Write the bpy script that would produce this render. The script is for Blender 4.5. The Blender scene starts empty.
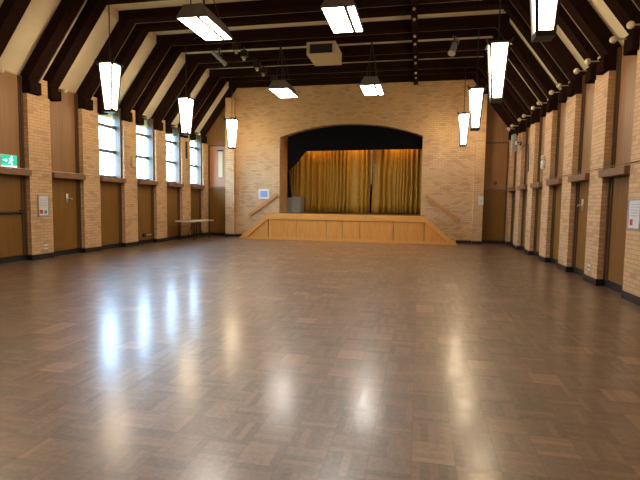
import bpy, bmesh, math, random
from mathutils import Vector, Matrix
random.seed(7)
S = bpy.context.scene
COL = S.collection
CX = -2.95                       # hall centre line
PIT = 1.9036                     # pier spacing
def PN(k): return 9.959 + PIT*k  # near edge of pier k
def PF(k): return PN(k) + .71
def PC(k): return PN(k) + .355
def mir(x): return 2*CX - x
PLX, RCX = -9.27, -9.47          # pier face and recess plane on the left wall

# ------------------------------------------------------------------ materials
def lin(c):
    return tuple(((v/255)/12.92 if v/255 <= .04045 else ((v/255+.055)/1.055)**2.4) for v in c) + (1,)
def newmat(name):
    m = bpy.data.materials.new(name); m.use_nodes = True
    nt = m.node_tree
    b = nt.nodes['Principled BSDF']
    return m, nt, b
def flat(name, rgb, rough=.5, metal=0, noise=.12, scale=9, spec=.5):
    m, nt, b = newmat(name)
    b.inputs['Roughness'].default_value = rough
    b.inputs['Metallic'].default_value = metal
    b.inputs['Specular IOR Level'].default_value = spec
    c = lin(rgb)
    if noise:
        tc = nt.nodes.new('ShaderNodeTexCoord'); n = nt.nodes.new('ShaderNodeTexNoise')
        n.inputs['Scale'].default_value = scale; n.inputs['Detail'].default_value = 4
        r = nt.nodes.new('ShaderNodeValToRGB')
        r.color_ramp.elements[0].color = tuple(v*(1-noise) for v in c[:3])+(1,)
        r.color_ramp.elements[1].color = tuple(min(1, v*(1+noise)) for v in c[:3])+(1,)
        r.color_ramp.elements[0].position = .3; r.color_ramp.elements[1].position = .7
        nt.links.new(tc.outputs['Object'], n.inputs['Vector'])
        nt.links.new(n.outputs['Fac'], r.inputs['Fac']); nt.links.new(r.outputs['Color'], b.inputs['Base Color'])
    else:
        b.inputs['Base Color'].default_value = c
    return m
def glow(name, rgb, strength):
    m, nt, b = newmat(name)
    b.inputs['Base Color'].default_value = lin(rgb) if strength < 1 else (.8, .8, .8, 1)
    b.inputs['Emission Color'].default_value = lin(rgb)
    b.inputs['Emission Strength'].default_value = strength
    return m
def wood(name, rgb, rough=.45, var=.22, sx=26, sz=1.2, spec=.5):
    """grain running along z (upright boards) or along the long axis for scaled coordinates"""
    m, nt, b = newmat(name)
    b.inputs['Roughness'].default_value = rough
    b.inputs['Specular IOR Level'].default_value = spec
    g = nt.nodes.new('ShaderNodeNewGeometry'); mp = nt.nodes.new('ShaderNodeMapping')
    mp.inputs['Scale'].default_value = (sx, sx, sz)
    n = nt.nodes.new('ShaderNodeTexNoise'); n.inputs['Scale'].default_value = 1; n.inputs['Detail'].default_value = 5
    r = nt.nodes.new('ShaderNodeValToRGB'); c = lin(rgb)
    r.color_ramp.elements[0].color = tuple(v*(1-var) for v in c[:3])+(1,)
    r.color_ramp.elements[1].color = tuple(min(1, v*(1+var)) for v in c[:3])+(1,)
    r.color_ramp.elements[0].position = .3; r.color_ramp.elements[1].position = .72
    nt.links.new(g.outputs['Position'], mp.inputs['Vector']); nt.links.new(mp.outputs['Vector'], n.inputs['Vector'])
    nt.links.new(n.outputs['Fac'], r.inputs['Fac']); nt.links.new(r.outputs['Color'], b.inputs['Base Color'])
    return m
def brick(name, c1, c2, mortar, rough=.75):
    m, nt, b = newmat(name); N = nt.nodes.new; L = nt.links.new
    b.inputs['Roughness'].default_value = rough
    g = N('ShaderNodeNewGeometry'); sp = N('ShaderNodeSeparateXYZ'); sn = N('ShaderNodeSeparateXYZ')
    L(g.outputs['Position'], sp.inputs[0]); L(g.outputs['Normal'], sn.inputs[0])
    ab = N('ShaderNodeMath'); ab.operation = 'ABSOLUTE'; L(sn.outputs['X'], ab.inputs[0])
    gt = N('ShaderNodeMath'); gt.operation = 'GREATER_THAN'; gt.inputs[1].default_value = .7; L(ab.outputs[0], gt.inputs[0])
    mx = N('ShaderNodeMix'); L(gt.outputs[0], mx.inputs[0]); L(sp.outputs['X'], mx.inputs[2]); L(sp.outputs['Y'], mx.inputs[3])
    cb = N('ShaderNodeCombineXYZ'); L(mx.outputs[0], cb.inputs[0]); L(sp.outputs['Z'], cb.inputs[1])
    bt = N('ShaderNodeTexBrick'); bt.inputs['Scale'].default_value = 1
    bt.inputs['Brick Width'].default_value = .23; bt.inputs['Row Height'].default_value = .076
    bt.inputs['Mortar Size'].default_value = .007; bt.inputs['Mortar Smooth'].default_value = .3
    bt.inputs['Bias'].default_value = -.6
    bt.inputs['Color1'].default_value = lin(c1); bt.inputs['Color2'].default_value = lin(c2); bt.inputs['Mortar'].default_value = lin(mortar)
    L(cb.outputs[0], bt.inputs['Vector'])
    n = N('ShaderNodeTexNoise'); n.inputs['Scale'].default_value = 2.2; n.inputs['Detail'].default_value = 6
    L(g.outputs['Position'], n.inputs['Vector'])
    mr = N('ShaderNodeMapRange'); mr.inputs[3].default_value = .82; mr.inputs[4].default_value = 1.16; L(n.outputs['Fac'], mr.inputs[0])
    mm = N('ShaderNodeMix'); mm.data_type = 'RGBA'; mm.blend_type = 'MULTIPLY'; mm.inputs[0].default_value = 1
    L(bt.outputs['Color'], mm.inputs[6]); L(mr.outputs[0], mm.inputs[7]); L(mm.outputs[2], b.inputs['Base Color'])
    bp = N('ShaderNodeBump'); bp.inputs['Strength'].default_value = .35; bp.inputs['Distance'].default_value = .01; bp.invert = True
    L(bt.outputs['Fac'], bp.inputs['Height']); L(bp.outputs[0], b.inputs['Normal'])
    return m
def parquet(name):
    m, nt, b = newmat(name); N = nt.nodes.new; L = nt.links.new
    def M(op, a, c=None):
        q = N('ShaderNodeMath'); q.operation = op
        for i, v in enumerate((a, c)):
            if v is None: continue
            if isinstance(v, (int, float)): q.inputs[i].default_value = v
            else: L(v, q.inputs[i])
        return q.outputs[0]
    g = N('ShaderNodeNewGeometry'); sp = N('ShaderNodeSeparateXYZ'); L(g.outputs['Position'], sp.inputs[0])
    T = .25
    u = M('DIVIDE', sp.outputs['X'], T); v = M('DIVIDE', sp.outputs['Y'], T)
    iu = M('FLOOR', u); iv = M('FLOOR', v); fu = M('FRACT', u); fv = M('FRACT', v)
    par = M('MODULO', M('ABSOLUTE', M('ADD', iu, iv)), 2)
    mx = N('ShaderNodeMix'); L(par, mx.inputs[0]); L(fu, mx.inputs[2]); L(fv, mx.inputs[3])
    s = M('MULTIPLY', mx.outputs[0], 5); si = M('FLOOR', s); sf = M('FRACT', s)
    cb = N('ShaderNodeCombineXYZ'); L(iu, cb.inputs[0]); L(iv, cb.inputs[1]); L(si, cb.inputs[2])
    wn = N('ShaderNodeTexWhiteNoise'); wn.noise_dimensions = '3D'; L(cb.outputs[0], wn.inputs['Vector'])
    cb2 = N('ShaderNodeCombineXYZ'); L(iu, cb2.inputs[0]); L(iv, cb2.inputs[1])
    wt = N('ShaderNodeTexWhiteNoise'); wt.noise_dimensions = '3D'; L(cb2.outputs[0], wt.inputs['Vector'])
    no = N('ShaderNodeTexNoise'); no.inputs['Scale'].default_value = .9; no.inputs['Detail'].default_value = 7; L(g.outputs['Position'], no.inputs['Vector'])
    ng = N('ShaderNodeTexNoise'); ng.inputs['Scale'].default_value = 30; ng.inputs['Detail'].default_value = 6; L(g.outputs['Position'], ng.inputs['Vector'])
    t = M('ADD', M('ADD', M('MULTIPLY', wn.outputs['Value'], .2), M('MULTIPLY', M('POWER', wt.outputs['Value'], 14.0), .26)),
          M('ADD', M('MULTIPLY', no.outputs['Fac'], .34), M('MULTIPLY', ng.outputs['Fac'], .42)))
    r = N('ShaderNodeValToRGB'); e = r.color_ramp.elements
    e[0].position = .28; e[0].color = lin(FLOOR_D); e[1].position = .98; e[1].color = lin(FLOOR_L)
    L(t, r.inputs['Fac'])
    # fine dark joints
    j = M('MINIMUM', M('MINIMUM', fu, M('SUBTRACT', 1, fu)), M('MINIMUM', fv, M('SUBTRACT', 1, fv)))
    jl = M('LESS_THAN', j, .008)
    js = M('LESS_THAN', M('MINIMUM', sf, M('SUBTRACT', 1, sf)), .03)
    jj = M('MAXIMUM', M('MULTIPLY', jl, .5), M('MULTIPLY', js, .22))
    mm = N('ShaderNodeMix'); mm.data_type = 'RGBA'; L(jj, mm.inputs[0]); L(r.outputs['Color'], mm.inputs[6]); mm.inputs[7].default_value = lin((38, 24, 16))
    L(mm.outputs[2], b.inputs['Base Color'])
    b.inputs['Roughness'].default_value = .42
    b.inputs['Specular IOR Level'].default_value = .95
    ro = N('ShaderNodeMapRange'); ro.inputs[3].default_value = .15; ro.inputs[4].default_value = .26; L(M('ADD', M('MULTIPLY', wn.outputs['Value'], .5), M('MULTIPLY', no.outputs['Fac'], .5)), ro.inputs[0])
    L(ro.outputs[0], b.inputs['Coat Roughness']); b.inputs['Coat Weight'].default_value = .65; b.inputs['Coat IOR'].default_value = 1.5
    bp = N('ShaderNodeBump'); bp.inputs['Strength'].default_value = .42; bp.inputs['Distance'].default_value = .003
    h = M('ADD', M('MULTIPLY', wn.outputs['Value'], .6), M('MULTIPLY', ng.outputs['Fac'], .4))
    L(M('SUBTRACT', h, jj), bp.inputs['Height']); L(bp.outputs[0], b.inputs['Normal']); L(bp.outputs[0], b.inputs['Coat Normal'])
    return m

FLOOR_D, FLOOR_L = (72, 57, 45), (160, 125, 94)
MT = {}
MT['floor'] = parquet('worn_parquet')
MT['brick'] = brick('sand_brick', (214, 177, 132), (150, 108, 74), (180, 146, 110))
MT['plaster'] = flat('cream_plaster', (222, 208, 176), .8, noise=.05, scale=3)
MT['beam'] = wood('dark_stained_beam', (40, 26, 21), .75, .18, 14, 14, spec=0.0)
MT['strip'] = wood('pale_batten', (128, 108, 92), .6, .1, 12, 12, spec=.2)
MT['door'] = wood('olive_brown_door', (128, 90, 34), .42, .14, 22, .8)
MT['panel'] = wood('brown_wall_board', (150, 110, 68), .5, .14, 22, .8)
MT['litboard'] = wood('window_lit_corner_board', (186, 132, 96), .5, .12, 18, .8)  # left corner panel only: window light on the brown board put into its colour
MT['frame'] = wood('red_brown_frame', (92, 66, 48), .5, .2)
MT['lintel'] = wood('lintel_wood', (132, 98, 70), .5, .2, 4, 20)
MT['stage'] = wood('golden_stage_wood', (214, 150, 74), .38, .12, 18, 1.5)
MT['stage_edge'] = wood('golden_edge_wood', (222, 160, 84), .35, .1, 3, 24)
MT['stage_floor'] = wood('stage_boards', (112, 82, 58), .5, .15, 3, 3)
MT['rail'] = wood('handrail_wood', (196, 140, 78), .4, .15, 8, 8)
MT['black'] = flat('black_plinth', (24, 23, 24), .45, noise=.1)
MT['blackcloth'] = flat('black_cloth', (9, 9, 13), .9, noise=.1, spec=.1)
MT['darkwall'] = flat('dark_stage_wall', (20, 18, 18), .9, noise=.1, spec=.1)
MT['gold'] = flat('gold_curtain_cloth', (180, 140, 46), .6, noise=.14, scale=14)
MT['lining'] = flat('pale_curtain_lining', (206, 190, 160), .8)
MT['lampmetal'] = flat('dark_lamp_metal', (46, 42, 40), .45, .4)
MT['housing'] = flat('grey_light_housing', (120, 117, 113), .45, .2)
MT['lantern'] = glow('lantern_glass', (255, 228, 188), 5.0)
MT['tube'] = glow('fluorescent_diffuser', (255, 246, 234), 9.0)
MT['white'] = flat('white_plastic', (226, 224, 218), .4, noise=.03)
MT['beige'] = flat('beige_box_paint', (214, 198, 162), .5, noise=.04)
MT['dark'] = flat('dark_grille', (34, 34, 34), .6)
MT['grey'] = flat('grey_metal', (164, 164, 162), .5)
MT['greybox'] = flat('grey_green_crate', (156, 164, 164), .6)
MT['alu'] = flat('anodised_window_frame', (104, 106, 112), .45, .3)
MT['chrome'] = flat('pale_metal', (208, 206, 200), .3, .6, noise=.03)
MT['paper'] = flat('white_paper', (226, 226, 222), .7, noise=.04)
MT['red'] = flat('red_print', (192, 60, 48), .6); MT['blue'] = flat('blue_print', (88, 132, 196), .6)
MT['ink'] = flat('grey_print', (188, 190, 194), .7)
MT['bluesign'] = flat('pale_blue_sign', (138, 172, 222), .5, noise=.1, scale=20)
MT['green'] = glow('exit_green', (10, 165, 130), .28)
MT['exitwhite'] = glow('exit_white', (220, 255, 240), .5)
MT['tabletop'] = flat('white_laminate', (214, 204, 184), .4, noise=.04)
MT['globe'] = flat('cream_globe', (216, 204, 168), .35, noise=.03)
MT['leaf'] = flat('palm_leaf', (120, 132, 120), .6); MT['trunk'] = flat('palm_trunk', (120, 104, 84), .8)
MT['ground'] = flat('outside_lawn', (110, 128, 84), .9, scale=2)
MT['cable'] = flat('black_cable', (30, 28, 28), .5)
# window glass: lets daylight through, with a faint reflection
m, nt, b = newmat('window_glass'); nt.nodes.remove(b)
tr = nt.nodes.new('ShaderNodeBsdfTransparent'); gl = nt.nodes.new('ShaderNodeBsdfGlossy'); mxs = nt.nodes.new('ShaderNodeMixShader')
gl.inputs['Roughness'].default_value = .03; mxs.inputs[0].default_value = .06
nt.links.new(tr.outputs[0], mxs.inputs[1]); nt.links.new(gl.outputs[0], mxs.inputs[2])
nt.links.new(mxs.outputs[0], nt.nodes['Material Output'].inputs['Surface'])
MT['glass'] = m

# ------------------------------------------------------------------ mesh helpers
class MB:
    def __init__(s): s.bm = bmesh.new()
    def box(s, x0, x1, y0, y1, z0, z1, bev=0):
        if x0 > x1: x0, x1 = x1, x0
        if y0 > y1: y0, y1 = y1, y0
        if z0 > z1: z0, z1 = z1, z0
        v = [s.bm.verts.new(p) for p in ((x0,y0,z0),(x1,y0,z0),(x1,y1,z0),(x0,y1,z0),(x0,y0,z1),(x1,y0,z1),(x1,y1,z1),(x0,y1,z1))]
        fs = [s.bm.faces.new([v[i] for i in f]) for f in ((0,3,2,1),(4,5,6,7),(0,1,5,4),(1,2,6,5),(2,3,7,6),(3,0,4,7))]
        if bev:
            es = list({e for f in fs for e in f.edges})
            bmesh.ops.bevel(s.bm, geom=es, offset=bev, segments=2, affect='EDGES', clamp_overlap=True)
        return s
    def prism(s, pts, axis, a, c):
        """closed polygon pts in the plane across axis, extruded from a to c. axis 'y': pts (x,z); 'x': pts (y,z); 'z': pts (x,y)"""
        def P(p, t): return {'y': (p[0], t, p[1]), 'x': (t, p[0], p[1]), 'z': (p[0], p[1], t)}[axis]
        A = [s.bm.verts.new(P(p, a)) for p in pts]; B = [s.bm.verts.new(P(p, c)) for p in pts]
        n = len(pts)
        fs = [s.bm.faces.new(A), s.bm.faces.new(B[::-1])]
        for i in range(n): fs.append(s.bm.faces.new((A[i], B[i], B[(i+1) % n], A[(i+1) % n])))
        return s
    def frustum(s, c, w0, w1, z0, z1):
        x, y = c
        a = [s.bm.verts.new((x+i*w0/2, y+j*w0/2, z0)) for i, j in ((-1,-1),(1,-1),(1,1),(-1,1))]
        d = [s.bm.verts.new((x+i*w1/2, y+j*w1/2, z1)) for i, j in ((-1,-1),(1,-1),(1,1),(-1,1))]
        s.bm.faces.new(a[::-1]); s.bm.faces.new(d)
        for i in range(4): s.bm.faces.new((a[i], a[(i+1)%4], d[(i+1)%4], d[i]))
        return s
    def quadbar(s, p, q, w, h=None, up=(0,0,1)):
        """rectangular bar from p to q"""
        h = h or w
        p, q = Vector(p), Vector(q); d = (q-p).normalized(); up = Vector(up)
        if abs(d.dot(up)) > .99: up = Vector((1,0,0))
        sx = d.cross(up).normalized()*w/2; sy = sx.cross(d).normalized()*h/2
        a = [s.bm.verts.new(p+i*sx+j*sy) for i, j in ((-1,-1),(1,-1),(1,1),(-1,1))]
        c = [s.bm.verts.new(q+i*sx+j*sy) for i, j in ((-1,-1),(1,-1),(1,1),(-1,1))]
        s.bm.faces.new(a[::-1]); s.bm.faces.new(c)
        for i in range(4): s.bm.faces.new((a[i], a[(i+1)%4], c[(i+1)%4], c[i]))
        return s
    def tube(s, pts, r, n=10, r2=None):
        pts = [Vector(p) for p in pts]; rings = []
        for i, p in enumerate(pts):
            d = (pts[min(i+1, len(pts)-1)] - pts[max(i-1, 0)]).normalized()
            u = d.cross(Vector((0,0,1)) if abs(d.z) < .95 else Vector((1,0,0))).normalized(); w = d.cross(u)
            rr = r if r2 is None else r + (r2-r)*i/(len(pts)-1)
            rings.append([s.bm.verts.new(p + rr*(math.cos(2*math.pi*k/n)*u + math.sin(2*math.pi*k/n)*w)) for k in range(n)])
        for A, B in zip(rings, rings[1:]):
            for k in range(n): s.bm.faces.new((A[k], A[(k+1)%n], B[(k+1)%n], B[k]))
        s.bm.faces.new(rings[0][::-1]); s.bm.faces.new(rings[-1])
        return s
    def ball(s, c, r):
        bmesh.ops.create_uvsphere(s.bm, u_segments=14, v_segments=10, radius=r, matrix=Matrix.Translation(c)); return s
    def build(s, name, mat, parent=None, smooth=False):
        bm = s.bm
        bmesh.ops.recalc_face_normals(bm, faces=bm.faces)
        if parent is not None:
            o0 = Vector(ORG[parent.name]); bmesh.ops.translate(bm, verts=bm.verts, vec=-o0); org = o0
        else:
            lo = Vector((min(v.co.x for v in bm.verts), min(v.co.y for v in bm.verts), min(v.co.z for v in bm.verts)))
            hi = Vector((max(v.co.x for v in bm.verts), max(v.co.y for v in bm.verts), max(v.co.z for v in bm.verts)))
            org = Vector(((lo.x+hi.x)/2, (lo.y+hi.y)/2, lo.z)); bmesh.ops.translate(bm, verts=bm.verts, vec=-org)
        me = bpy.data.meshes.new(name); bm.to_mesh(me); bm.free()
        me.materials.append(MT[mat] if isinstance(mat, str) else mat)
        if smooth:
            for p in me.polygons: p.use_smooth = True
        o = bpy.data.objects.new(name, me); COL.objects.link(o)
        if parent is not None: o.parent = parent
        else: o.location = org
        ORG[o.name] = tuple(org)
        return o
ORG = {}
def thing(name, label, cat, loc, group=None):
    o = bpy.data.objects.new(name, None); COL.objects.link(o); o.empty_display_size = .1
    o.location = loc; ORG[o.name] = tuple(loc)
    return tag(o, label, cat, group)
def tag(o, label, cat, group=None):
    o['label'] = label; o['category'] = cat
    if group: o['group'] = group
    return o
def struct(o, label=None):
    o['kind'] = 'structure'
    if label: o['label'] = label
    return o
def sthing(name, loc, label=None):
    o = bpy.data.objects.new(name, None); COL.objects.link(o); o.empty_display_size = .1
    o.location = loc; ORG[o.name] = tuple(loc); return struct(o, label)
ORD = ['nearest', 'second', 'third', 'fourth', 'fifth', 'sixth', 'seventh', 'eighth', 'ninth']
def copy_tree(o, delta, parent=None):
    c = o.copy(); COL.objects.link(c)
    if parent is None: c.location = Vector(o.location) + Vector(delta); ORG[c.name] = tuple(c.location)
    else: c.parent = parent
    for ch in list(o.children): copy_tree(ch, delta, c)
    return c

Y0, YW, YD = -4.0, 19.66, 19.98      # back wall, stage wall front, side-door plane
# ------------------------------------------------------------------ shell
struct(MB().box(-9.8, 3.9, Y0-.3, 23.2, -.12, 0).build('floor', 'floor'), 'worn brown parquet floor of the hall')
S0, S1 = (-9.47, 4.48), (-8.1, 6.36)
prof = [(-9.75, 4.10), S0, S1, (-8.1, 6.6), (mir(-8.1), 6.6), (mir(-8.1), 6.36), (mir(-9.47), 4.48), (mir(-9.75), 4.10)]
mb = MB()
outer = [(-9.75, 4.30), (-8.2, 6.43), (-8.2, 6.75), (mir(-8.2), 6.75), (mir(-8.2), 6.43), (mir(-9.75), 4.30)]
prof = [(-9.75, 4.0954)] + prof[1:-1] + [(mir(-9.75), 4.0954)]
mb.prism([prof[0], S0, S1, outer[1], outer[0]], 'y', Y0-.2, 20.3)
mb.prism([S1, (-8.1, 6.6), outer[2], outer[1]], 'y', Y0-.2, 20.3)
mb.prism([(-8.1, 6.6), (mir(-8.1), 6.6), outer[3], outer[2]], 'y', Y0-.2, 20.3)
q = lambda p: (mir(p[0]), p[1])
mb.prism([q(S1), (mir(-8.1), 6.6), outer[3], outer[4]], 'y', Y0-.2, 20.3)
mb.prism([prof[-1], q(S0), q(S1), outer[4], outer[5]], 'y', Y0-.2, 20.3)
struct(mb.build('ceiling', 'plaster'), 'cream plaster ceiling coved between dark timber frames')

WZ0, WZ1 = 2.2, 4.44
mb = MB()
mb.box(RCX-.2, RCX, Y0, PF(1), 0, 4.2); mb.box(RCX-.2, RCX, PF(1), 20.2, 0, WZ0)
for k in range(1, 5):
    mb.box(RCX-.2, RCX, PN(k+1), PF(k+1) if k < 4 else 20.2, WZ0, 4.2)
mb.box(RCX-.02, RCX, Y0, PF(1), 4.2, 4.47)
for k in range(2, 6): mb.box(RCX-.02, RCX, PN(k), PF(k), 4.2, 4.47)
struct(mb.build('wall_left', 'brick'), 'brick wall behind the piers on the window side')
mb = MB().box(mir(RCX), mir(RCX)+.2, Y0, 20.2, 0, 4.2).box(mir(RCX), mir(RCX)+.02, Y0, 20.2, 4.2, 4.47)
struct(mb.build('wall_right', 'brick'), 'brick wall behind the piers on the right')
struct(MB().box(-9.67, 3.77, Y0-.2, Y0, 0, 6.6).build('wall_back', 'brick'), 'brick wall behind the camera')

# stage wall with arched opening
OX0, OX1, SPR, CRN = -5.86, .06, 4.25, 4.78
WX0, WX1, YB = -8.23, 2.42, 20.8
def arch(x):
    t = (x-(OX0+OX1)/2)/((OX1-OX0)/2)
    R = (((OX1-OX0)/2)**2 + (CRN-SPR)**2)/(2*(CRN-SPR)); hw = (OX1-OX0)/2
    return CRN - R + math.sqrt(R*R - (t*hw)**2)
mb = MB()
mb.prism([(WX0, 0), (OX0, 0), (OX0, 6.58), (-8.13, 6.58), (-8.13, 6.4), (WX0, 6.25)], 'y', YW, YB)
mb.prism([(OX1, 0), (WX1, 0), (WX1, 6.13), (2.25, 6.4), (2.25, 6.58), (OX1, 6.58)], 'y', YW, YB)
n = 28
for i in range(n):
    xa, xb = OX0+(OX1-OX0)*i/n, OX0+(OX1-OX0)*(i+1)/n
    mb.prism([(xa, arch(xa)), (xb, arch(xb)), (xb, 6.58), (xa, 6.58)], 'y', YW, YB)
mb.box(OX0, OX1, YW, YB, 0, .4)
bmesh.ops.remove_doubles(mb.bm, verts=mb.bm.verts, dist=1e-5)
struct(mb.build('wall_far', 'brick'), 'sand brick end wall with arched stage opening')
# soldier course round the arch
mb = MB()
for i in range(n):
    xa, xb = OX0+(OX1-OX0)*i/n, OX0+(OX1-OX0)*(i+1)/n
    mb.prism([(xa, arch(xa)), (xb, arch(xb)), (xb, arch(xb)+.22), (xa, arch(xa)+.22)], 'y', YW-.012, YW)
bmesh.ops.remove_doubles(mb.bm, verts=mb.bm.verts, dist=1e-5)
MT['soldier'] = brick('arch_soldier_brick', (204, 166, 122), (186, 146, 104), (190, 160, 124))
struct(mb.build('trim_1', 'soldier'), 'row of upright bricks round the stage arch')
# stage house
struct(MB().box(-7.0, -6.85, YB, 23.0, 0, 6.4).box(.95, 1.1, YB, 23.0, 0, 6.4).box(-7.0, 1.1, 23.0, 23.15, 0, 6.4).box(-7.0, 1.1, YB, 23.15, 6.4, 6.5)
       .build('wall_stage', 'darkwall'), 'dark walls of the stage behind the arch')
# pilasters at both ends of the stage wall
for side, x0, x1, zt in (('left', WX0, -7.83, 5.92), ('right', 2.06, WX1, 5.75)):
    t = thing('brick_pilaster', 'narrow brick pilaster at the %s end of the stage wall' % side, 'pilaster', ((x0+x1)/2, YW-.08, 0), 'pilasters of the stage wall')
    MB().box(x0, x1, YW-.22, YW-.002, .12, zt).build('shaft', 'brick', t)
    MB().box(x0-.01, x1+.01, YW-.235, YW-.002, 0, .12).build('plinth', 'black', t)
struct(MB().box(-7.82, -7.3, YW-.02, YW-.001, 0, .12).box(1.46, 2.05, YW-.02, YW-.001, 0, .12).build('baseboard_far', 'black'))

# ------------------------------------------------------------------ side walls: piers, doors, panels, lintels
def sx(side, x): return x if side == 'left' else mir(x)
note = {('left', 0): 'broad brick pier on the left holding the framed noticeboard',
        ('left', 1): 'brick pier left of the nearest window, past the door with a pale handle',
        ('left', 2): 'brick pier on the left carrying the small cream box, between two windows',
        ('left', 3): 'brick pier between the second and third windows from the camera',
        ('left', 4): 'brick pier with a dark upright strip, between the two farthest windows',
        ('left', 5): 'last brick pier on the left, beside the corner door',
        ('left', -1): 'brick pier at the left picture edge beyond the exit door',
        ('right', -1): 'brick pier at the right picture edge holding a white poster',
        ('right', 0): 'brick pier on the right with a power outlet near the floor',
        ('right', 1): 'third brick pier on the right counted from the poster pier',
        ('right', 2): 'brick pier on the right with the small white alarm box',
        ('right', 3): 'brick pier on the right where a black cable hangs',
        ('right', 4): 'brick pier on the right behind the grey column speaker',
        ('right', 5): 'last brick pier on the right, beside the corner door'}
for side in ('left', 'right'):
    for k in range(-1, 6):
        y0, y1 = PN(k), min(PF(k), YD-.01)
        a, c = sx(side, RCX+.002), sx(side, PLX)
        t = thing('brick_pier', note[(side, k)], 'pier', (sx(side, PLX-.1), (y0+y1)/2, 0), 'brick piers of the %s wall' % side)
        mb = MB().box(a, c, y0, y1, .13, 4.035)
        yc = PC(k)
        
        if k < 5: mb.box(a, sx(side, PLX), yc+.01, yc+.295, 4.035, 4.46)
        mb.build('shaft', 'brick', t)
        MB().box(a, sx(side, PLX+.015), y0-.012, y1+.0, 0, .13).build('plinth', 'black', t)

dn = [0]; tn = [1]
def bay(side, k, window=False, door_label='', handle=None):
    """everything between pier k and pier k+1"""
    y0, y1 = PF(k)+.002, PN(k+1)-.014
    X = lambda d: sx(side, RCX+d)       # d = distance into the hall from the recess plane
    dn[0] += 1
    d = sthing('door_%d' % dn[0], (X(.05), (y0+y1)/2, .0), door_label)
    MB().box(X(.003), X(.045), y0+.1, y1-.1, .14, 2.05).build('leaf', 'door', d)
    MB().box(X(.003), X(.1), y0, y0+.045, 0.13, 2.05).box(X(.003), X(.1), y1-.045, y1, .13, 2.05) \
        .box(X(.003), X(.07), y0+.045, y0+.1, .13, 2.05).box(X(.003), X(.07), y1-.1, y1-.045, .13, 2.05).build('frame', 'frame', d)
    MB().box(X(.003), X(.06), y0, y1, 0, .13).build('kick_board', 'black', d)
    if handle is not None:
        hy, hz = handle
        MB().box(X(.045), X(.06), hy-.05, hy+.04, hz-.13, hz+.13, .004).tube([(X(.06), hy, hz), (X(.11), hy, hz), (X(.11), hy+.12, hz-.02)], .014).build('handle', 'chrome', d, True)['label'] = 'pale metal handle'
    tn[0] += 1
    struct(MB().box(X(.003), X(.285), y0-.0, y1+.0, 2.06, 2.195, .006).build('trim_%d' % tn[0], 'lintel'), 'timber ledge across the bay above %s' % door_label)
    if not window:
        p = thing('wall_panel', 'brown timber panel above the ' + door_label, 'wall panel', (X(.04), (y0+y1)/2, 2.2), 'upper panels of the %s wall' % side)
        MB().box(X(.003), X(.03), y0+.08, y1-.08, 2.2, 4.43).build('board', 'panel', p)
        MB().box(X(.003), X(.085), y0, y0+.05, 2.2, 4.43).box(X(.003), X(.085), y1-.05, y1, 2.2, 4.43) \
            .box(X(.003), X(.055), y0+.05, y0+.08, 2.2, 4.43).box(X(.003), X(.055), y1-.08, y1-.05, 2.2, 4.43).build('frame', 'frame', p)
    return d
wn = 0
LL = {-1: 'exit door with a push bar under the green sign', 0: 'door with a pale handle right of the noticeboard',
      1: 'brown door under the nearest window', 2: 'brown door under the second window',
      3: 'brown door under the third window', 4: 'brown door under the farthest window'}
doors = {}
for k in range(-1, 5):
    doors[k] = bay('left', k, k >= 1, LL[k], {0: (11.39, 1.54)}.get(k))
    if k >= 1:
        wn += 1
        y0, y1 = PF(k)+.003, PN(k+1)-.003
        w = sthing('window_%d' % wn, (RCX, (y0+y1)/2, WZ0), ORD[wn-1] + ' tall daylight window from the camera')
        fx0, fx1 = RCX-.12, RCX-.06
        mb = MB().box(fx0, fx1, y0, y0+.06, WZ0+.002, 4.4).box(fx0, fx1, y1-.06, y1, WZ0+.002, 4.4)
        zs = [WZ0+.03, 3.02, 3.79, 4.38]
        for z in zs: mb.box(fx0-.004, fx1+.004, y0+.06, y1-.06, z-.05, z+.05)
        mb.build('frame', 'alu', w)
        MB().box(RCX-.055, RCX+.12, y1-.07, y1-.001, WZ0+.002, 4.4).box(RCX-.055, RCX+.12, y0+.001, y0+.07, WZ0+.002, 4.4).build('jamb', 'frame', w)
        for za, zb in zip(zs, zs[1:]):
            MB().box(RCX-.095, RCX-.088, y0+.061, y1-.061, za+.051, zb-.051).build('pane', 'glass', w)
        MB().box(RCX-.2, RCX+.0, y0, y1, 4.41, 4.47).build('head', 'frame', w)
RL = {-1: 'brown door between the poster pier and the outlet pier', 0: 'door with a pale handle on the right wall',
      1: 'brown door just before the alarm box pier', 2: 'brown door past the alarm box pier',
      3: 'brown door below the hanging black cable', 4: 'brown door bay nearest the right corner'}
for k in range(-1, 5):
    bay('right', k, False, RL[k], {0: (11.5, 1.55)}.get(k))
# push bar of the exit door, floor stop of a far door
MB().tube([(RCX+.1, 8.92, 1.18), (RCX+.1, 9.84, 1.18)], .025).box(RCX+.045, RCX+.12, 8.9, 8.96, 1.13, 1.23).box(RCX+.045, RCX+.12, 9.78, 9.84, 1.13, 1.23).build('push_bar', 'cable', doors[-1])
MB().tube([(RCX+.08, 15.08, .3), (RCX+.08, 15.48, .3)], .025).build('bolt', 'chrome', doors[2])
MB().box(RCX+.045, RCX+.11, 14.98, 15.1, .24, .36).build('lock_box', 'black', doors[2])

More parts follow.
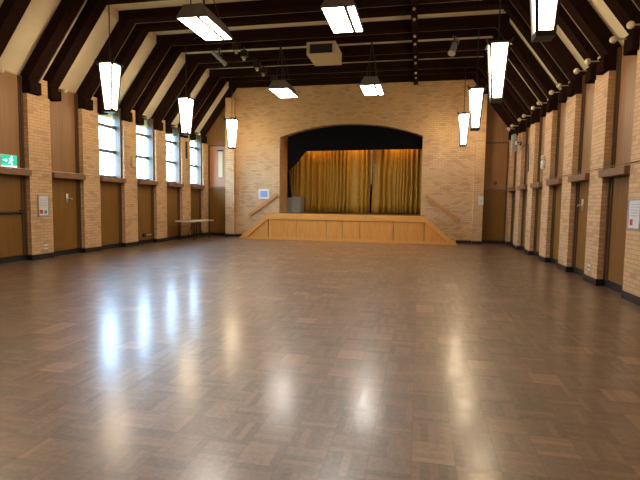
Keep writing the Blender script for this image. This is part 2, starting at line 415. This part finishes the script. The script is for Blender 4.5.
# corner doors either side of the stage wall
for side in ('left', 'right'):
    xa, xb = (PLX+.01, WX0-.01) if side == 'left' else (WX1+.01, mir(PLX+.01))
    xo = RCX if side == 'left' else mir(RCX)
    struct(MB().prism([(RCX, 0), (WX0, 0), (WX0, 6.25), (RCX, 4.55)] if side == 'left' else
                      [(WX1, 0), (xo, 0), (xo, 4.55), (WX1, 6.13)], 'y', YD+.06, YD+.2).build('wall_corner_%s' % side, 'panel'), 'brown boarded wall in the %s corner' % side)
    dn[0] += 1
    d = sthing('door_%d' % dn[0], ((xa+xb)/2, YD, 0), '%s corner door beside the stage wall' % side)
    MB().box(xa+.06, xb-.06, YD+.01, YD+.058, .13, 2.1).build('leaf', 'door', d)
    MB().box(xa, xa+.06, YD-.02, YD+.058, .13, 2.1).box(xb-.06, xb, YD-.02, YD+.058, .13, 2.1).build('frame', 'frame', d)
    MB().box(xa, xb, YD-.03, YD+.058, 0, .13).build('kick_board', 'black', d)
    tn[0] += 1
    struct(MB().box(xa, xb, YD-.03, YD+.058, 2.11, 2.17).build('trim_%d' % tn[0], 'lintel'), 'ledge over the %s corner door' % side)
    zt = 4.0
    p = thing('wall_panel', ('timber panel with a narrow cream slot window above the left corner door' if side == 'left' else 'dark brown panel with an upright outline above the right corner door'),
              'wall panel', ((xa+xb)/2, YD, 2.18), 'upper panels of the corners')
    MB().box(xa+.05, xb-.05, YD+.02, YD+.058, 2.18, zt-.05).build('board', 'litboard' if side == 'left' else 'panel', p)
    MB().box(xa, xa+.05, YD, YD+.058, 2.18, zt).box(xb-.05, xb, YD, YD+.058, 2.18, zt).box(xa+.05, xb-.05, YD, YD+.058, zt-.05, zt).build('frame', 'frame', p)
    xm = (xa+xb)/2 + (.06 if side == 'left' else .0)
    if side == 'left':
        MB().box(xm-.1, xm+.1, YD+.0, YD+.02, 2.6, 3.72).build('slot_window', 'beige', p)['label'] = 'narrow cream glazed slot'
        MB().box(xm-.16, xm+.12, YD-.02, YD+.02, 3.74, 3.79).build('hood', 'dark', p)
    else:
        MB().box(xm-.15, xm-.12, YD+.005, YD+.02, 2.45, 3.6).box(xm+.12, xm+.15, YD+.005, YD+.02, 2.45, 3.6).box(xm-.15, xm+.15, YD+.005, YD+.02, 3.6, 3.63).build('moulding', 'panel', p)
        MB().tube([(xm+.02, YD+.02, 2.4), (xm+.02, YD-.01, 2.4)], .07, 14).build('disc', 'frame', p)

# ------------------------------------------------------------------ roof frames
BW = .32
tan = (S1[1]-S0[1])/(S1[0]-S0[0]); nx, nz = .808*.25, -.589*.25
L0 = (S0[0]+nx, S0[1]+nz); xk = L0[0] + (6.36-L0[1])/tan
raf = [(S0[0]+.004, S0[1]-.004), (S1[0]+.003, S1[1]-.003), (S1[0]+.003, 6.597), (xk, 6.597), (xk, 6.36), L0, (S0[0]+.004, L0[1])]
def frame(y0, label, strip=False):
    y1 = min(y0 + BW, YW-.006)
    t = thing('roof_frame', label, 'roof frame', (CX, (y0+y1)/2, 6.36), 'paired dark timber roof frames')
    MB().prism(raf, 'y', y0, y1).build('rafter', 'beam', t)
    MB().prism([(mir(p[0]), p[1]) for p in raf], 'y', y0, y1).build('rafter', 'beam', t)
    MB().box(xk+.001, mir(xk)-.001, y0, y1, 6.36, 6.597).build('tie_beam', 'beam', t)
    for side in ('left', 'right'):
        MB().box(sx(side, RCX+.004), sx(side, -9.17), y0-.02, min(y1+.015, YW-.003), 4.042, 4.335, .008).build('bracket', 'beam', t)
    if strip:
        a = raf[5]; c = (xk, 6.36); d = (-.016, .022)
        for m_ in (lambda p: p, lambda p: (mir(p[0]), p[1])):
            MB().prism([m_(a), m_(c), m_((c[0]+.02, c[1]+.03)), m_((a[0]-.04, a[1]+.03))], 'y', y1+.001, y1+.026).build('edge_strip', 'strip', t)['label'] = 'pale thin edge strip'
        MB().box(xk+.02, mir(xk)-.02, y1+.001, y1+.026, 6.36, 6.39).build('edge_strip', 'strip', t)['label'] = 'pale thin edge strip'
    return t
names = ['pair nearest the stage wall', 'second pair from the stage', 'third pair from the stage', 'fourth pair from the stage', 'fifth pair from the stage',
         'sixth pair from the stage', 'seventh pair from the stage', 'eighth pair from the stage']
for k in range(-2, 6):
    nm = names[5-k]
    for j, (w, dy) in enumerate((('near', -.34), ('far', .325))):
        if k == 5 and w == 'far': continue
        t = frame(PC(k)+dy, 'dark timber roof frame spanning the hall, %s beam of the %s' % (w, nm) if k < 5 else 'single dark timber roof frame against the top of the stage wall', w == 'near' and k < 5)
        # round cream caps beside the brackets
        yy = PC(k) + (-.18 if w == 'near' else .485)
        if k >= -1 and k < 5:
            for side in ('left', 'right'):
                if side == 'left' and w == 'near': continue
                MB().ball((sx(side, -8.97), yy+.06, 4.28), .058).tube([(sx(side, -9.172), yy+.06, 4.28), (sx(side, -8.97), yy+.06, 4.28)], .011).build('cap', 'globe', t, True)['label'] = 'round cream cap'

# timber runner with pale clips under the frames
t = thing('ceiling_runner', 'long black runner with pale clips hung lengthwise under the roof frames', 'ceiling runner', (-.27, 14, 6.2))
MB().box(-.35, -.19, 8.0, YW-.04, 6.22, 6.355).build('runner', 'beam', t)
for k in range(0, 5):
    for dy in (-.18, .48):
        MB().ball((-.27, PC(k)+dy, 6.19), .04).build('clip', 'lining', t, True)

# ------------------------------------------------------------------ lamps
def lantern(x, y, label):
    zb, zt, wb, wt = 3.65, 4.73, .2, .35
    t = thing('pendant_lantern', label, 'lantern', (x, y, zb), 'pendant lanterns along the hall')
    ztop = 6.595
    MB().quadbar((x-wt/2-.03, y-wt/2-.02, zt-.03), (x-wt/2-.075, y-wt/2-.02, zt+.09), .05, .03).quadbar((x+wt/2+.03, y-wt/2-.02, zt-.03), (x+wt/2+.075, y-wt/2-.02, zt+.09), .05, .03).box(x-wt/2-.05, x+wt/2+.05, y-wt/2-.05, y+wt/2+.05, zt, zt+.045, .01).box(x-.07, x+.07, y-.07, y+.07, zt+.045, zt+.1).build('cap', 'lampmetal', t)
    mb = MB()
    for i, j in ((-1,-1),(1,-1),(1,1),(-1,1)):
        mb.quadbar((x+i*wb/2, y+j*wb/2, zb), (x+i*wt/2, y+j*wt/2, zt), .036)
    mb.frustum((x, y), wb+.03, wb+.045, zb-.035, zb+.03)
    mb.build('frame', 'lampmetal', t)
    g = .018
    for i, j in ((1,0),(-1,0),(0,1),(0,-1)):
        m2 = MB(); pts = []
        for (w, z) in ((wb, zb+.031), (wt, zt-.002)):
            o_ = w/2 - .004; h_ = w/2 - g
            pts.append([(x+i*o_+abs(j)*s*h_, y+j*o_+abs(i)*s*h_, z) for s in (-1, 1)] + [(x+i*(o_-.006)+abs(j)*s*(h_-.006), y+j*(o_-.006)+abs(i)*s*(h_-.006), z) for s in (1, -1)])
        A = [m2.bm.verts.new(p) for p in pts[0]]; B = [m2.bm.verts.new(p) for p in pts[1]]
        m2.bm.faces.new(A); m2.bm.faces.new(B[::-1])
        for q_ in range(4): m2.bm.faces.new((A[q_], B[q_], B[(q_+1)%4], A[(q_+1)%4]))
        m2.build('glass_panel', 'lantern', t)
    MB().tube([(x, y, zt+.1), (x, y, ztop-.0)], .013, 8).build('rod', 'lampmetal', t)
    return t
QX = 4.42
lant = {('left', 0): 'nearest lantern in view on the left, hanging before the first window', ('left', 2): 'middle lantern of the left row, before the far windows',
        ('left', 4): 'farthest left lantern, in front of the stage wall edge', ('right', -2): 'big lantern cut off by the top edge at right',
        ('right', 0): 'large lantern on the right with its whole body in view', ('right', 2): 'third lantern from the near end of the right row',
        ('right', 4): 'smallest, farthest lantern of the right row'}
for side in ('left', 'right'):
    for k in (-2, 0, 2, 4):
        lab = 'glowing tapered pendant lantern, ' + lant.get((side, k), '%s row, nearest the camera, past the left picture edge' % side)
        lantern(CX-QX if side == 'left' else CX+QX, PC(k)+.13, lab)
def troffer(x, y, label):
    z, w, l = 5.0, .63, 1.3
    t = thing('fluorescent_light', label, 'ceiling light', (x, y, z), 'suspended fluorescent lights')
    mb = MB()
    a = [mb.bm.verts.new((x+i*w/2, y+j*l/2, z+.03)) for i, j in ((-1,-1),(1,-1),(1,1),(-1,1))]
    c = [mb.bm.verts.new((x+i*(w/2-.12), y+j*(l/2-.06), z+.27)) for i, j in ((-1,-1),(1,-1),(1,1),(-1,1))]
    mb.bm.faces.new(a[::-1]); mb.bm.faces.new(c)
    for i in range(4): mb.bm.faces.new((a[i], a[(i+1)%4], c[(i+1)%4], c[i]))
    mb.box(x-w/2, x-w/2+.02, y-l/2, y+l/2, z, z+.03).box(x+w/2-.02, x+w/2, y-l/2, y+l/2, z, z+.03)
    mb.box(x+.105, x+.165, y-l/2+.02, y+l/2-.02, z-.02, z+.03)
    mb.box(x-w/2+.02, x+w/2-.02, y-l/2, y-l/2+.02, z, z+.03).box(x-w/2+.02, x+w/2-.02, y+l/2-.02, y+l/2, z, z+.03)
    mb.build('housing', 'housing', t)
    MB().box(x-w/2+.022, x+.103, y-l/2+.022, y+l/2-.022, z+.004, z+.026).build('diffuser', 'tube', t)
    MB().box(x+.167, x+w/2-.022, y-l/2+.022, y+l/2-.022, z+.004, z+.026).build('diffuser', 'tube', t)
    yb = min((PC(k)+d for k in range(-6, 6) for d in (-.18, .48)), key=lambda v: abs(v-y))
    for s in (-1, 1):
        MB().tube([(x, yb, 6.36), (x+s*.15, y-.4, z+.27)], .012, 6).tube([(x, yb, 6.36), (x+s*.15, y+.4, z+.27)], .012, 6).build('suspension_wire', 'lampmetal', t)
    return t
for x, nm in ((-4.36, 'left'), (-1.53, 'right')):
    for y, w in ((3.6, 'nearest, above the camera'), (9.32, 'large and near'), (15.02, 'small and far, before the stage wall')):
        troffer(x, y, 'hanging fluorescent light box with grey housing, %s row, %s' % (nm, w))

# ------------------------------------------------------------------ ceiling fittings
t = thing('ceiling_box', 'beige box with a dark open front hung under the roof frames', 'ceiling box', (-3.04, 15.0, 5.98))
bx0, bx1, by0, by1, bz0, bz1 = -3.48, -2.6, 14.4, 15.62, 5.98, 6.345
MB().box(bx0, bx1, by0+.12, by1, bz0+.03, bz1).box(bx0, bx1, by0, by1, bz0, bz0+.03).box(bx0, bx1, by0, by0+.12, bz1-.05, bz1).box(bx0, bx0+.09, by0, by0+.12, bz0+.03, bz1-.05).box(bx1-.09, bx1, by0, by0+.12, bz0+.03, bz1-.05).build('case', 'beige', t)
MB().box(bx0+.091, bx1-.091, by0+.05, by0+.118, bz0+.031, bz1-.051).build('grille', 'dark', t)
def stagelight(x, y, label, pale, tilt, ln=.3, r=.075, yaw=0, z=6.36):
    t = thing('stage_spotlight', label, 'spotlight', (x, y, z), 'spotlights on the roof frames')
    MB().box(x-.05, x+.05, y-.05, y+.05, z-.03, z).tube([(x, y, z-.03), (x, y, z-.16)], .018, 8).box(x-.1, x-.08, y-.03, y+.03, z-.36, z-.16).box(x+.08, x+.1, y-.03, y+.03, z-.36, z-.16).box(x-.1, x+.1, y-.03, y+.03, z-.18, z-.16).build('yoke', 'lampmetal', t)
    c = Vector((x, y, z-.32)); d = Vector((math.sin(yaw)*math.cos(tilt), math.cos(yaw)*math.cos(tilt), -math.sin(tilt)))
    MB().tube([c-d*ln*.5, c+d*ln*.3], r, 14).tube([c+d*ln*.3, c+d*ln*.5], r, 14, r*1.25).build('body', pale, t, False)
    MB().tube([c+d*ln*.505, c+d*ln*.52], r*1.05, 14).build('lens', 'lining', t)
    return t
stagelight(.84, PC(2)+.45, 'pale grey spotlight under a roof frame right of the black runner', 'grey', 1.0, .5, .09, -2.6)
stagelight(-6.35, PC(2)+.4, 'pale spotlight tube under the roof frame near the left rafters', 'grey', .5, .55, .06, .55)
for i, (y, w) in enumerate(((PC(2)-.18, 'first, nearest the camera'), (PC(2)+.48, 'second'), (PC(3)-.18, 'third'), (PC(3)+.48, 'fourth'), (PC(4)-.18, 'fifth, nearest the stage'))):
    o = thing('small_spotlight', 'small black spotlight in the row left of centre, %s' % w, 'spotlight', (-5.55, y, 6.36), 'row of small black spotlights')
    MB().tube([(-5.55, y, 6.36), (-5.55, y, 6.22)], .03, 8).box(-5.66, -5.44, y-.09, y+.09, 6.06, 6.26, .01).build('body', 'lampmetal', o)
    MB().tube([(-5.55, y-.02, 6.07), (-5.53, y-.05, 5.97)], .05, 10).build('lens', 'lining', o)

# ------------------------------------------------------------------ stage
SY = 18.7; ST = 1.07; SB = .83
st = thing('stage', 'raised stage with golden timber front and side steps below the brick arch', 'stage', (CX, SY, 0))
AX0, AX1 = -6.04, .2
MB().box(OX0+.01, OX1-.01, YW, YB, .41, ST).box(AX0, AX1, SY+.04, YW-.004, 0, ST).box(-6.84, .94, YB+.002, 22.9, 0, ST).build('platform', 'stage_floor', st)
MB().box(AX0-.02, AX1+.02, SY-.06, SY+.039, SB, ST+.004, .006).build('edge_board', 'stage_edge', st)
xs = [-6.04, -4.86, -3.62, -2.97, -2.27, -.97, .2]
def zline(x0, z0, x1, z1, x): return z0+(z1-z0)*(x-x0)/(x1-x0)
for i in range(6):
    MB().box(xs[i]+.012, xs[i+1]-.012, SY-.012, SY+.038, .1, SB-.004).build('front_panel', 'stage', st)
MB().box(-7.02, 1.18, SY-.02, SY+.039, 0, .098).build('base_rail', 'stage_edge', st)
for s, xt, xb in ((-1, AX0-.02, -7.3), (1, AX1+.02, 1.46)):
    # sloping side board, triangular panel, steps behind
    sl = (ST)/(xt-xb)
    MB().prism([(xt, SB), (xt, ST+.004), (xb, .03), (xb, 0), (xb-s*.28, 0)], 'y', SY-.058, SY+.03).build('stringer', 'stage_edge', st)
    MB().prism([(xt-.0, SB-.006), (xt, .1), (xb-s*.42, .1)], 'y', SY-.01, SY+.028).build('side_panel', 'stage', st)
    mb = MB()
    for i in range(5):
        zz = ST*(i+1)/6; xa_ = xb + (xt-xb)*(i+.6)/5.6; 
        mb.box(xa_, xt, SY+.032, YW-.004, ST*i/6, zz)
    mb.build('steps', 'stage_floor', st)
for side, a, c in (('left', (-7.2, .93), (-5.93, 1.87)), ('right', (1.56, .89), (.23, 1.85))):
    t = thing('handrail', 'sloping timber handrail on the brick wall %s of the stage arch' % side, 'handrail', (a[0], YW, a[1]), 'handrails beside the stage steps')
    MB().quadbar((a[0], YW-.09, a[1]), (c[0], YW-.09, c[1]), .05, .13).build('rail', 'rail', t)
    for f in (.2, .8):
        px, pz = a[0]+(c[0]-a[0])*f, a[1]+(c[1]-a[1])*f
        MB().tube([(px, YW-.066, pz), (px, YW-.001, pz)], .018, 8).build('bracket', 'lampmetal', t)

# curtains
CY = 21.75
def curtain(x0, x1, z0, z1, seed, amp=.12, period=.2, y=CY):
    rnd = random.Random(seed); nn = int((x1-x0)/.022); mb = MB(); rows = 9
    ph = 0; prof_ = []
    for i in range(nn+1):
        x = x0+(x1-x0)*i/nn
        ph += (.022/period)*2*math.pi*(1+.45*math.sin(x*3.1+seed)+.3*math.sin(x*7.7+seed*2))
        prof_.append((x, math.sin(ph), .7+.3*math.sin(x*5.3+seed)))
    g = []
    for r_ in range(rows+1):
        f = r_/rows; z = z0+(z1-z0)*f
        g.append([mb.bm.verts.new((x+.02*math.sin(9*f+x*4)*(1-f), y+amp*s_*a_*(1-.35*f), z)) for x, s_, a_ in prof_])
    for A, B in zip(g, g[1:]):
        for i in range(nn): mb.bm.faces.new((A[i], A[i+1], B[i+1], B[i]))
    return mb
def solid(o, th):
    md = o.modifiers.new('thickness', 'SOLIDIFY'); md.thickness = th; return o
c1 = curtain(-6.7, -2.2, ST+.03, 4.6, 1).build('stage_curtain', 'gold', None, True)
tag(solid(c1, .01), 'gold pleated stage curtain, wide left half behind the arch', 'curtain', 'gold stage curtains')
c2 = curtain(-2.12, .8, ST+.03, 4.6, 4).build('stage_curtain', 'gold', None, True)
tag(solid(c2, .01), 'gold pleated stage curtain, right half behind the arch', 'curtain', 'gold stage curtains')
mb = MB().prism([(-2.21, 3.95), (-2.1, 3.95), (-2.125, 3.7), (-2.14, 2.4), (-2.165, 2.4), (-2.175, 3.7)], 'y', CY-.16, CY-.13)
o = mb.build('curtain_lining', 'lining', c1)
o['label'] = 'pale lining showing at the curtain edge'
# black valance with a swag on the left
VY = YW+.32
mb = MB()
vx = [-5.6+i*(OX1-.01+5.6)/24 for i in range(25)]
mb.prism([(x, arch(x)-.012) for x in vx] + [(OX1-.01, 3.76), (-4.78, 3.71), (-4.95, 3.52), (-5.18, 3.22), (-5.42, 3.0), (-5.53, 2.86), (-5.5, 2.4), (-5.44, 2.1), (-5.4, 1.75), (-5.6, 1.72)], 'y', VY, VY+.03)
tag(mb.build('stage_valance', 'blackcloth'), 'black cloth valance across the stage arch, swagging down on the left', 'valance')
# crates on the stage
for i, (z0, h, wx, lab) in enumerate(((ST, .36, .0, 'grey crate standing on the stage floor at the left, lowest of its pair'), (ST+.362, .36, .02, 'grey crate resting on top of another at the left of the stage'))):
    t = thing('crate', lab, 'crate', (-5.6, 21.2, z0), 'grey crates on the stage')
    x0, x1, y0, y1 = -5.95+wx, -5.25+wx*.5, 20.86, 21.58
    MB().box(x0, x1, y0, y1, z0+.002, z0+h-.04, .01).build('body', 'greybox', t)
    MB().box(x0-.012, x1+.012, y0-.012, y1+.012, z0+h-.04, z0+h, .008).build('lid', 'greybox', t)
    MB().box(x0, x1, y0-.008, y0, z0+.1, z0+.13).build('rib', 'greybox', t)

# ------------------------------------------------------------------ small things on the walls
def wallitem(side): return (lambda d: sx(side, PLX+d))
X = wallitem('left')
t = thing('noticeboard', 'framed white noticeboard on the first brick pier at left', 'noticeboard', (X(0), 10.35, 1.08))
MB().box(X(.002), X(.02), 10.2, 10.5, 1.1, 1.58).build('sheet', 'paper', t)
MB().box(X(.002), X(.03), 10.17, 10.2, 1.07, 1.61).box(X(.002), X(.03), 10.5, 10.53, 1.07, 1.61).box(X(.002), X(.03), 10.2, 10.5, 1.07, 1.1).box(X(.002), X(.03), 10.2, 10.5, 1.58, 1.61).build('frame', 'grey', t)
MB().box(X(.02), X(.022), 10.22, 10.32, 1.14, 1.24).build('red_notice', 'red', t)
MB().box(X(.02), X(.022), 10.37, 10.45, 1.14, 1.22).build('blue_notice', 'blue', t)
mb = MB()
for i in range(6): mb.box(X(.02), X(.0215), 10.23, 10.47, 1.3+.04*i, 1.315+.04*i)
mb.build('print_lines', 'ink', t)
X = wallitem('right')
t = thing('poster', 'white framed poster on the brick pier at the right edge', 'poster', (X(0), 8.46, 1.14))
MB().box(X(.002), X(.016), 8.26, 8.66, 1.18, 1.62).build('sheet', 'paper', t)
MB().box(X(.002), X(.026), 8.23, 8.26, 1.15, 1.65).box(X(.002), X(.026), 8.66, 8.69, 1.15, 1.65).box(X(.002), X(.026), 8.26, 8.66, 1.15, 1.18).box(X(.002), X(.026), 8.26, 8.66, 1.62, 1.65).build('frame', 'grey', t)
MB().box(X(.016), X(.018), 8.5, 8.6, 1.22, 1.32).build('red_notice', 'red', t)
mb = MB()
for i in range(5): mb.box(X(.016), X(.0175), 8.3, 8.6, 1.37+.045*i, 1.385+.045*i)
mb.build('print_lines', 'ink', t)
for side, y, lab in (('left', 10.39, 'white power outlet low on the noticeboard pier'), ('right', 10.36, 'white power outlet low on a right brick pier')):
    X = wallitem(side)
    t = thing('power_outlet', lab, 'outlet', (X(0), y, .24), 'power outlets')
    MB().box(X(.001), X(.02), y-.07, y+.07, .24, .36, .006).build('plate', 'white', t)
    MB().box(X(.02), X(.026), y-.045, y-.02, .28, .32).build('socket', 'dark', t); MB().box(X(.02), X(.026), y+.02, y+.045, .28, .32).build('socket', 'dark', t)
X = wallitem('left')
t = thing('wall_box', 'small cream electrical box on the brick pier between two windows', 'wall box', (X(0), 14.2, 2.6))
MB().box(X(.002), X(.09), 14.08, 14.32, 2.6, 2.8, .01).build('case', 'beige', t)
MB().box(X(.002), X(.06), 14.12, 14.28, 2.81, 2.95, .01).build('upper_case', 'beige', t)
tag(MB().box(X(.002), X(.05), 17.86, 17.94, 3.22, 3.9, .006).build('dark_strip', 'dark'), 'dark upright strip on the brick pier between the two farthest windows', 'strip')
X = wallitem('right')
t = thing('alarm_box', 'small white alarm box on a right brick pier', 'alarm', (X(0), 14.3, 2.56))
MB().box(X(.002), X(.09), 14.2, 14.42, 2.56, 2.78, .012).build('case', 'white', t)
MB().ball((X(.06), 14.31, 2.86), .06).box(X(.002), X(.06), 14.28, 14.34, 2.83, 2.89).build('sounder', 'beige', t)
t = spk = thing('column_speaker', 'tall grey column speaker near the top of a far right pier', 'speaker', (X(.2), 17.9, 3.36))
MB().box(X(.12), X(.28), 17.78, 18.03, 3.4, 4.0, .03).build('case', 'grey', t)
MB().box(X(.002), X(.12), 17.87, 17.93, 3.66, 3.74).build('arm', 'dark', t)
t = thing('security_camera', 'small white camera on a bracket beside the column speaker', 'camera', (X(.1), 17.5, 3.5))
MB().box(X(.002), X(.03), 17.6, 17.7, 3.58, 3.72).tube([(X(.03), 17.65, 3.64), (X(.16), 17.55, 3.6)], .02, 8).build('bracket', 'dark', t)
MB().box(X(.1), X(.22), 17.36, 17.58, 3.6, 3.7, .015).build('body', 'white', t)
MB().tube([(X(.16), 17.36, 3.65), (X(.16), 17.33, 3.65)], .035, 10).build('lens', 'dark', t)
pts = []
ctrl = [(17.6, 3.46), (17.2, 3.5), (16.7, 3.52), (16.38, 3.46), (16.28, 3.2), (16.25, 2.9), (16.24, 2.6)]
MB().tube([(X(.03), y, z) for y, z in ctrl], .014, 8).build('cable', 'cable', spk, True)['label'] = 'black cable looping to the next pier'
tag(MB().tube([(X(.015), 7.9, 2.24), (X(.015), 11, 2.24), (X(.015), 14.2, 2.24)], .009, 8).build('conduit', 'strip'), 'thin pale conduit along the right piers above the ledges', 'conduit')
tag(MB().tube([(wallitem('left')(.012), 8.8, 2.22), (wallitem('left')(.012), 12.4, 2.22)], .01, 8).build('conduit', 'lining'), 'thin pale conduit along the left piers above the ledges', 'conduit')
# exit sign standing on the ledge
t = thing('exit_sign', 'green lit exit sign on the ledge at the left edge', 'sign', (-9.36, 9.47, 2.2))
MB().box(-9.42, -9.36, 9.24, 9.7, 2.24, 2.52, .006).box(-9.4, -9.38, 9.4, 9.54, 2.196, 2.24).build('case', 'white', t)
MB().box(-9.36, -9.357, 9.25, 9.69, 2.27, 2.51).build('face', 'green', t)
mb = MB()      # running figure and arrow
FX0, FX1 = -9.357, -9.355
def bar(p, q_, w): mb.quadbar((-9.356, p[0], p[1]), (-9.356, q_[0], q_[1]), .002, w, up=(1, 0, 0)) if False else mb.prism(
    [(p[0]-w*(q_[1]-p[1])/math.dist(p, q_)/2, p[1]+w*(q_[0]-p[0])/math.dist(p, q_)/2), (q_[0]-w*(q_[1]-p[1])/math.dist(p, q_)/2, q_[1]+w*(q_[0]-p[0])/math.dist(p, q_)/2),
     (q_[0]+w*(q_[1]-p[1])/math.dist(p, q_)/2, q_[1]-w*(q_[0]-p[0])/math.dist(p, q_)/2), (p[0]+w*(q_[1]-p[1])/math.dist(p, q_)/2, p[1]-w*(q_[0]-p[0])/math.dist(p, q_)/2)], 'x', FX0, FX1)
bar((9.5, 2.37), (9.53, 2.44), .035); bar((9.5, 2.37), (9.45, 2.31), .022); bar((9.5, 2.37), (9.55, 2.33), .022); bar((9.55, 2.33), (9.54, 2.285), .02)
bar((9.525, 2.43), (9.58, 2.4), .018); bar((9.52, 2.43), (9.47, 2.42), .018)
mb.prism([(9.545+.022*math.cos(a*math.pi/5), 2.474+.022*math.sin(a*math.pi/5)) for a in range(10)], 'x', FX0, FX1)
bar((9.3, 2.39), (9.38, 2.39), .022); mb.prism([(9.37, 2.43), (9.42, 2.39), (9.37, 2.35)], 'x', FX0, FX1)
mb.prism([(9.26, 2.245), (9.68, 2.245), (9.68, 2.268), (9.26, 2.268)], 'x', -9.36, -9.357)
mb.build('pictogram', 'exitwhite', t)
# sign and switch on the stage wall
t = thing('wall_sign', 'small pale blue sign in a white frame beside the left handrail', 'sign', (-6.55, YW, 1.64))
MB().box(-6.79, -6.31, YW-.03, YW-.001, 1.66, 2.08, .004).build('frame', 'white', t)
MB().box(-6.71, -6.39, YW-.034, YW-.03, 1.74, 2.0).build('face', 'bluesign', t)
t = thing('switch_plate', 'white switch plate on the right end of the stage wall', 'switch', (2.33, YW-.23, 1.52))
MB().box(2.24, 2.42, YW-.25, YW-.221, 1.53, 1.87, .006).build('plate', 'white', t)
MB().box(2.30, 2.36, YW-.26, YW-.25, 1.66, 1.74).build('rocker', 'beige', t)

# folding table by the left wall
t = thing('folding_table', 'long white folding table standing against the left window wall', 'table', (-8.7, 17.55, 0))
tx0, tx1, ty0, ty1 = -9.1, -8.38, 16.65, 18.6
MB().box(tx0, tx1, ty0, ty1, .715, .755, .008).build('tabletop', 'tabletop', t)
for y in (ty0+.3, ty1-.3):
    for x in (tx0+.08, tx1-.08):
        MB().tube([(x, y, .714), (x, y, 0.0)], .016, 8).build('leg', 'lampmetal', t)
    MB().tube([(tx0+.08, y, .15), (tx1-.08, y, .15)], .012, 8).tube([(CX*0+(tx0+tx1)/2, y, .15), ((tx0+tx1)/2, y+(.5 if y < 17.6 else -.5), .71)], .012, 8).build('brace', 'lampmetal', t)

# ------------------------------------------------------------------ outdoors
struct(MB().box(-60, -9.9, -20, 60, -.5, -.35).build('ground', 'ground'), 'lawn outside the windows')
px_, py_ = -17.0, 30.86
t = thing('palm_tree', 'palm tree outside, seen through the third window', 'tree', (px_, py_, -.35))
MB().tube([(px_, py_, -.35), (px_+.1, py_, 2), (px_+.05, py_+.05, 5.15)], .16, 10, .11).build('trunk', 'trunk', t)
mb = MB(); rnd = random.Random(3)
for i in range(22):
    a = i*2.4; up = rnd.uniform(-.2, 1.1); L_ = rnd.uniform(.6, .95)
    prev = None
    for j in range(7):
        f = j/6; r_ = L_*f; z = 5.15 + up*L_*f*.8 - .9*f*f*L_
        c = Vector((px_+.05+math.cos(a)*r_, py_+.05+math.sin(a)*r_, z)); w = .16*math.sin(math.pi*min(1, .15+f*.85))+.01
        s_ = Vector((-math.sin(a), math.cos(a), -.3))*w
        cur = [mb.bm.verts.new(c-s_), mb.bm.verts.new(c+Vector((0, 0, .05))), mb.bm.verts.new(c+s_)]
        if prev: mb.bm.faces.new((prev[0], prev[1], cur[1], cur[0])); mb.bm.faces.new((prev[1], prev[2], cur[2], cur[1]))
        prev = cur
mb.build('crown', 'leaf', t)

# ------------------------------------------------------------------ light
wd = bpy.data.worlds.new('World'); S.world = wd; wd.use_nodes = True
bg = wd.node_tree.nodes['Background']; bg.inputs['Color'].default_value = (.42, .69, 1.0, 1); bg.inputs['Strength'].default_value = 6.5
# warm stage battens above the curtain, hidden behind the valance
for x in (-4.6, -2.9, -.9):
    ld = bpy.data.lights.new('stage_batten', 'AREA'); ld.shape = 'RECTANGLE'; ld.size = 1.2; ld.size_y = .12
    ld.energy = 2.6; ld.color = (1, .5, .16)
    lo = bpy.data.objects.new('stage_batten_lamp', ld); COL.objects.link(lo)
    lo.location = (x, 21.42, 4.3); lo.rotation_euler = (math.radians(18), 0, 0)

# ------------------------------------------------------------------ camera
yaw, pit, rol = .2040, .0767, .0147
F = Vector((-math.sin(yaw)*math.cos(pit), math.cos(yaw)*math.cos(pit), -math.sin(pit)))
R0 = Vector((math.cos(yaw), math.sin(yaw), 0)); U0 = R0.cross(F)
R = R0*math.cos(rol)+U0*math.sin(rol); U = -R0*math.sin(rol)+U0*math.cos(rol)
cd = bpy.data.cameras.new('Camera'); cam = bpy.data.objects.new('Camera', cd); COL.objects.link(cam)
cd.sensor_width = 36; cd.lens = 476.56/640*36; cd.clip_start = .05; cd.clip_end = 300
cam.matrix_world = Matrix(((R.x, U.x, -F.x, 0), (R.y, U.y, -F.y, 0), (R.z, U.z, -F.z, 1.5), (0, 0, 0, 1)))
S.camera = cam
vs = S.view_settings
S.display_settings.display_device = 'sRGB'
vs.view_transform = 'Standard'; vs.look = 'None'; vs.gamma = 1; vs.use_curve_mapping = False
vs.exposure = 2.3
S.cycles.use_denoising = True
S.cycles.max_bounces = 8; S.cycles.diffuse_bounces = 5; S.cycles.glossy_bounces = 4; S.cycles.transparent_max_bounces = 12
S.cycles.sample_clamp_indirect = 6
S.cycles.caustics_reflective = False; S.cycles.caustics_refractive = False
